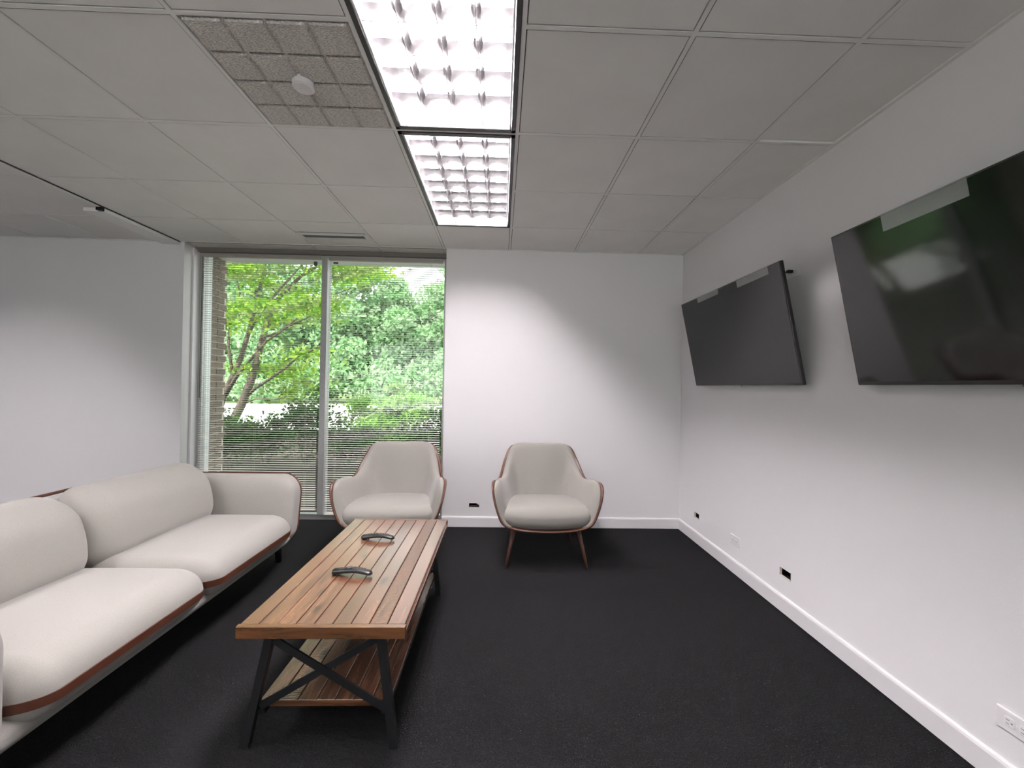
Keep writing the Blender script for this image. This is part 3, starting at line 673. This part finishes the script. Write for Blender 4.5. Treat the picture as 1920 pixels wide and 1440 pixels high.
# ------------------------------------------------------------ armchairs
def armchair(loc, rz, label):
    c = empty('armchair', loc, rz, label=label, cat='armchair')
    key = [(0, .338, .817), (.10, .338, .818), (.19, .335, .817), (.243, .328, .808), (.276, .315, .778), (.297, .290, .727), (.318, .245, .668), (.337, .170, .605), (.352, .105, .574), (.370, .03, .576), (.386, -.07, .594), (.396, -.165, .608),
           (.400, -.222, .604), (.399, -.262, .572), (.388, -.285, .508), (.372, -.290, .450), (.356, -.292, .398), (.338, -.293, .354), (.312, -.295, .324), (.268, -.300, .304), (.19, -.309, .291), (.095, -.316, .285), (0, -.318, .283)]
    K = [Vector(k) for k in key]
    def cr_(t):                                        # Catmull-Rom
        n = len(K)-1; f = min(max(t*n, 0), n-1e-9); i = int(f); u = f-i
        g_ = lambda j: K[j] if 0 <= j <= n else (Vector((-K[-j].x, K[-j].y, K[-j].z)) if j < 0 else Vector((-K[2*n-j].x, K[2*n-j].y, K[2*n-j].z)))
        a, b, d, e = g_(i-1), g_(i), g_(i+1), g_(i+2)
        return .5*((2*b)+(d-a)*u+(2*a-5*b+4*d-e)*u*u+(3*b-a-3*d+e)*u**3)
    NSG = 56
    half = [cr_(k/NSG) for k in range(NSG+1)]
    loop = half+[Vector((-p.x, p.y, p.z)) for p in half[-2:0:-1]]
    N = len(loop); rows = 9
    def surf(inset, lower):
        vs = []
        for k, Rr in enumerate(loop):
            s_ = k/NSG if k <= NSG else 2-k/NSG
            th = math.pi*s_; sg = 1 if k <= NSG else -1
            B = Vector((.20*math.sin(th)*sg, .20*math.cos(th), .275+lower))
            Mi = Vector((Rr.x*.90, Rr.y*(.80 if Rr.y > 0 else .96), min(Rr.z, .305)))
            cdir = Vector((-Rr.x, -Rr.y*.9, 0)); cdir = cdir.normalized() if cdir.length > 1e-6 else Vector((0, 0, 0))
            for j in range(rows):
                t_ = j/(rows-1)
                P = Rr*(1-t_)**2+Mi*2*t_*(1-t_)+B*t_*t_
                P = P+cdir*inset*(1 if Rr.z > .3 else 1)+Vector((0, 0, 0))
                vs.append(P)
        fs = [(k*rows+j, ((k+1) % N)*rows+j, ((k+1) % N)*rows+j+1, k*rows+j+1) for k in range(N) for j in range(rows-1)]
        return vs, fs
    vs, fs = surf(0, -.004)
    nb = len(vs); vs.append(Vector((0, 0, .270))); fs += [(k*rows+rows-1, ((k+1) % N)*rows+rows-1, nb) for k in range(N)]
    o = MB().add(vs, fs).build('wood_shell', WALNUT, c, smooth=True)
    md = o.modifiers.new('s', 'SOLIDIFY'); md.thickness = .013; md.offset = 0
    # fabric pad inside the shell: closed ring swept round, rounded rim
    vs = []; prof = 10
    for k, Rr in enumerate(loop):
        s_ = k/NSG if k <= NSG else 2-k/NSG; th = math.pi*s_; sg = 1 if k <= NSG else -1
        B = Vector((.20*math.sin(th)*sg, .20*math.cos(th), .282))
        Mi = Vector((Rr.x*.90, Rr.y*(.80 if Rr.y > 0 else .96), min(Rr.z, .305)))
        def q(t_): return Rr*(1-t_)**2+Mi*2*t_*(1-t_)+B*t_*t_
        cd = Vector((-Rr.x, -Rr.y*.9, 0)); cd.normalize()
        th_ = .072 if Rr.z > .40 else .072*max(.25, (Rr.z-.24)/.16)
        fade = max(0, min(1, (Rr.z-.27)/.08))
        upv = Vector((0, 0, 1))
        # outer face just inside the shell, then over the rim, then down the inner face
        o1, o2 = q(.5)+cd*.008, q(.12)+cd*.008
        vs += [q(.85)+cd*.008+upv*.006, o1, q(.25)+cd*.008, o2, q(.03)+cd*.009,
               Rr+cd*(.010+.15*th_)+upv*.012*fade, Rr+cd*(.008+.5*th_)+upv*.017*fade, Rr+cd*(.006+.86*th_)+upv*.006*fade,
               q(.06)+cd*(.008+th_), q(.18)+cd*(.010+th_*1.08), q(.34)+cd*(.010+th_*1.1), q(.5)+cd*(.010+th_*1.1), q(.85)+cd*(.010+th_)+upv*.03]
    pn = 13
    fs = [(k*pn+j, k*pn+(j+1) % pn, ((k+1) % N)*pn+(j+1) % pn, ((k+1) % N)*pn+j) for k in range(N) for j in range(pn)]
    o = MB().add(vs, fs).build('backrest_and_arms', FABRIC2, c, smooth=True)
    bm = bmesh.new(); bm.from_mesh(o.data); bmesh.ops.recalc_face_normals(bm, faces=bm.faces); bm.to_mesh(o.data); bm.free()
    md = o.modifiers.new('u', 'SUBSURF'); md.levels = md.render_levels = 1
    # seat cushion: wide at the front, narrowing to the back, domed
    def fn(P):
        y = P.y; wv = 1.0-.22*max(0, (y+.10)/.3); zz = P.z-.020*max(0, (y+.1)/.3)
        wv *= 1-.15*max(0, (.36-P.z)/.07)
        x = P.x*wv; yy = y-.030*(1-(P.x/.30)**2)*(1 if y < 0 else 0)*min(1, -y/.2 if y < 0 else 0)
        return (x, yy, zz)
    o = MB().rbox((0, -.035, .362), (.345, .254, .078), (.085, .085, .068), top=.022, n=8, m=6, fn=fn).build('seat_cushion', FABRIC2, c, smooth=True)
    for sx in (-1, 1):
        MB().tube([(sx*.232, -.175, .290), (sx*.297, -.248, 0)], [.0185, .0085], 12).build('leg', WALNUT, c, smooth=True)
        MB().tube([(sx*.200, .165, .290), (sx*.262, .262, 0)], [.0185, .0085], 12).build('leg', WALNUT, c, smooth=True)
    return c
armchair((.352, 3.195, 0), 0, 'oatmeal armchair with walnut edge against the blank back wall')
armchair((-.805, 3.19, 0), math.radians(4), 'oatmeal armchair with walnut edge in front of the window blinds')

# ------------------------------------------------------------ coffee table
TX0, TX1, TY0, TY1, TZ = -.911, -.322, 1.452, 2.615, .457
TB = ((TX0+TX1)/2, (TY0+TY1)/2, 0)
tb = empty('coffee_table', TB, label='brown plank coffee table with black X legs and a low shelf', cat='coffee table')
def planks(x0, x1, y0, y1, z1, th, n, saw, nm):
    wd = (x1-x0)/n; e = .0016
    for k in range(n):
        a, b = x0+k*wd+e, x0+(k+1)*wd-e; dz = RNG.uniform(-.0006, .0006); bv = .0022
        cx, cy_ = (a+b)/2, (y0+y1)/2; hx, hy = (b-a)/2, (y1-y0)/2
        vs = [(-hx, -hy, -th), (hx, -hy, -th), (hx, hy, -th), (-hx, hy, -th), (-hx, -hy, -bv), (hx, -hy, -bv), (hx, hy, -bv), (-hx, hy, -bv),
              (-hx+bv, -hy+.001, 0), (hx-bv, -hy+.001, 0), (hx-bv, hy-.001, 0), (-hx+bv, hy-.001, 0)]
        fs = [(0, 3, 2, 1), (0, 1, 5, 4), (1, 2, 6, 5), (2, 3, 7, 6), (3, 0, 4, 7), (4, 5, 9, 8), (5, 6, 10, 9), (6, 7, 11, 10), (7, 4, 8, 11), (8, 9, 10, 11)]
        MB().add(vs, fs).build(nm, WOODS_ if k in saw else WOOD, tb, loc=(cx-TB[0], cy_-TB[1], z1+dz))
planks(TX0+.004, TX1-.004, TY0+.020, TY1-.020, TZ, .020, 9, (7,), 'top_plank')
def endboard(x0, x1, y0, y1, z0, z1, nm='edge_board'):
    MB(TB).box(x0, x1, y0, y1, z0, z1).build(nm, EDGEW if x1-x0 > y1-y0 else SIDEW, tb, bev=.002)
endboard(TX0, TX1, TY0, TY0+.0195, TZ-.043, TZ); endboard(TX0, TX1, TY1-.0195, TY1, TZ-.043, TZ)
endboard(TX0, TX0+.0195, TY0+.02, TY1-.02, TZ-.043, TZ-.021); endboard(TX1-.0195, TX1, TY0+.02, TY1-.02, TZ-.043, TZ-.021)
planks(-.862, -.386, 1.522, 2.545, .150, .022, 7, (1,), 'shelf_plank')
endboard(-.862, -.386, 1.5215, 1.5225, .127, .149, 'shelf_edge')
for ye, s_ in ((1.500, 1), (2.567, -1)):
    for (xa, xb) in ((-.814, -.892), (-.416, -.371)):
        pass
    xs_ = ((-.812, -.893), (-.421, -.370))
    xl = ((-.812, -.895), (-.421, -.340))
    for a, b in xl:
        bot = b if a < -.6 else -.366
        MB(TB).bar((a, ye, .413), (bot+(0 if a < -.6 else 0), ye, .003), .028, .028).build('leg', IRON, tb)
    MB(TB).bar((-.815, ye-.004*s_, .395), (-.392, ye-.004*s_, .135), .026, .008).build('cross_bar', IRON, tb)
    MB(TB).bar((-.418, ye+.006*s_, .395), (-.850, ye+.006*s_, .140), .026, .008).build('cross_bar', IRON, tb)

    MB(TB).box(-.835, -.40, ye-.013, ye+.013, .405, .4135).build('top_rail', IRON, tb)
for x in (-.845, -.403): MB(TB).box(x-.012, x+.012, 1.505, 2.56, .112, .1275).build('side_rail', IRON, tb)

# ------------------------------------------------------------ remotes
def remote(loc, rz, label):
    r = empty('remote_control', loc, rz, label=label, cat='remote control')
    n = 22; L = .190; vs = []; nn = 14
    def ctr(u): return .0125+.0115*math.sin(math.pi*min(1, max(0, (u-.10)/.90)))**1.1
    for k in range(n+1):
        u = k/n; x = -L/2+L*u; e = min(1, math.sqrt(max(0, 1-(1-min(1, u/.07))**2))*.999+.001, math.sqrt(max(0, 1-(1-min(1, (1-u)/.09))**2))*.999+.001)
        hy = (.0205-.004*abs(u-.35))*e; hz = (.0125-.0045*u)*e
        for q in range(nn):
            a = 2*math.pi*q/nn; ca, sa = math.cos(a), math.sin(a)
            vs.append((x, hy*math.copysign(abs(ca)**.7, ca), ctr(u)+hz*math.copysign(abs(sa)**.8, sa)))
    fs = [(k*nn+q, (k+1)*nn+q, (k+1)*nn+(q+1) % nn, k*nn+(q+1) % nn) for k in range(n) for q in range(nn)]+[tuple(range(nn)), tuple(n*nn+q for q in range(nn))[::-1]]
    o = MB().add(vs, fs).build('body', REMOTE, r, smooth=True)
    def top(x): u = (x+L/2)/L; return ctr(u)+(.0125-.0045*u)
    m = MB().tube([(-.012, 0, top(-.012)-.001), (-.012, 0, top(-.012)+.0022)], [.0115, .0105], 18); m.build('navigation_ring', BUTTON, r)
    for x in (-.055, -.040, .012, .026, .040, .054):
        for y in (-.010, 0, .010):
            MB().rbox((x, y, top(x)-.0011), (.0038, .0030, .0016), (.001, .001, .001), n=2, m=1).build('button', BUTTON, r)
    return r
remote((-.648, 1.842, TZ+.0005), math.radians(-7), 'black curved remote on the table nearer the viewer')
remote((-.660, 2.262, TZ+.0005), math.radians(-5), 'black curved remote on the table nearer the armchair')
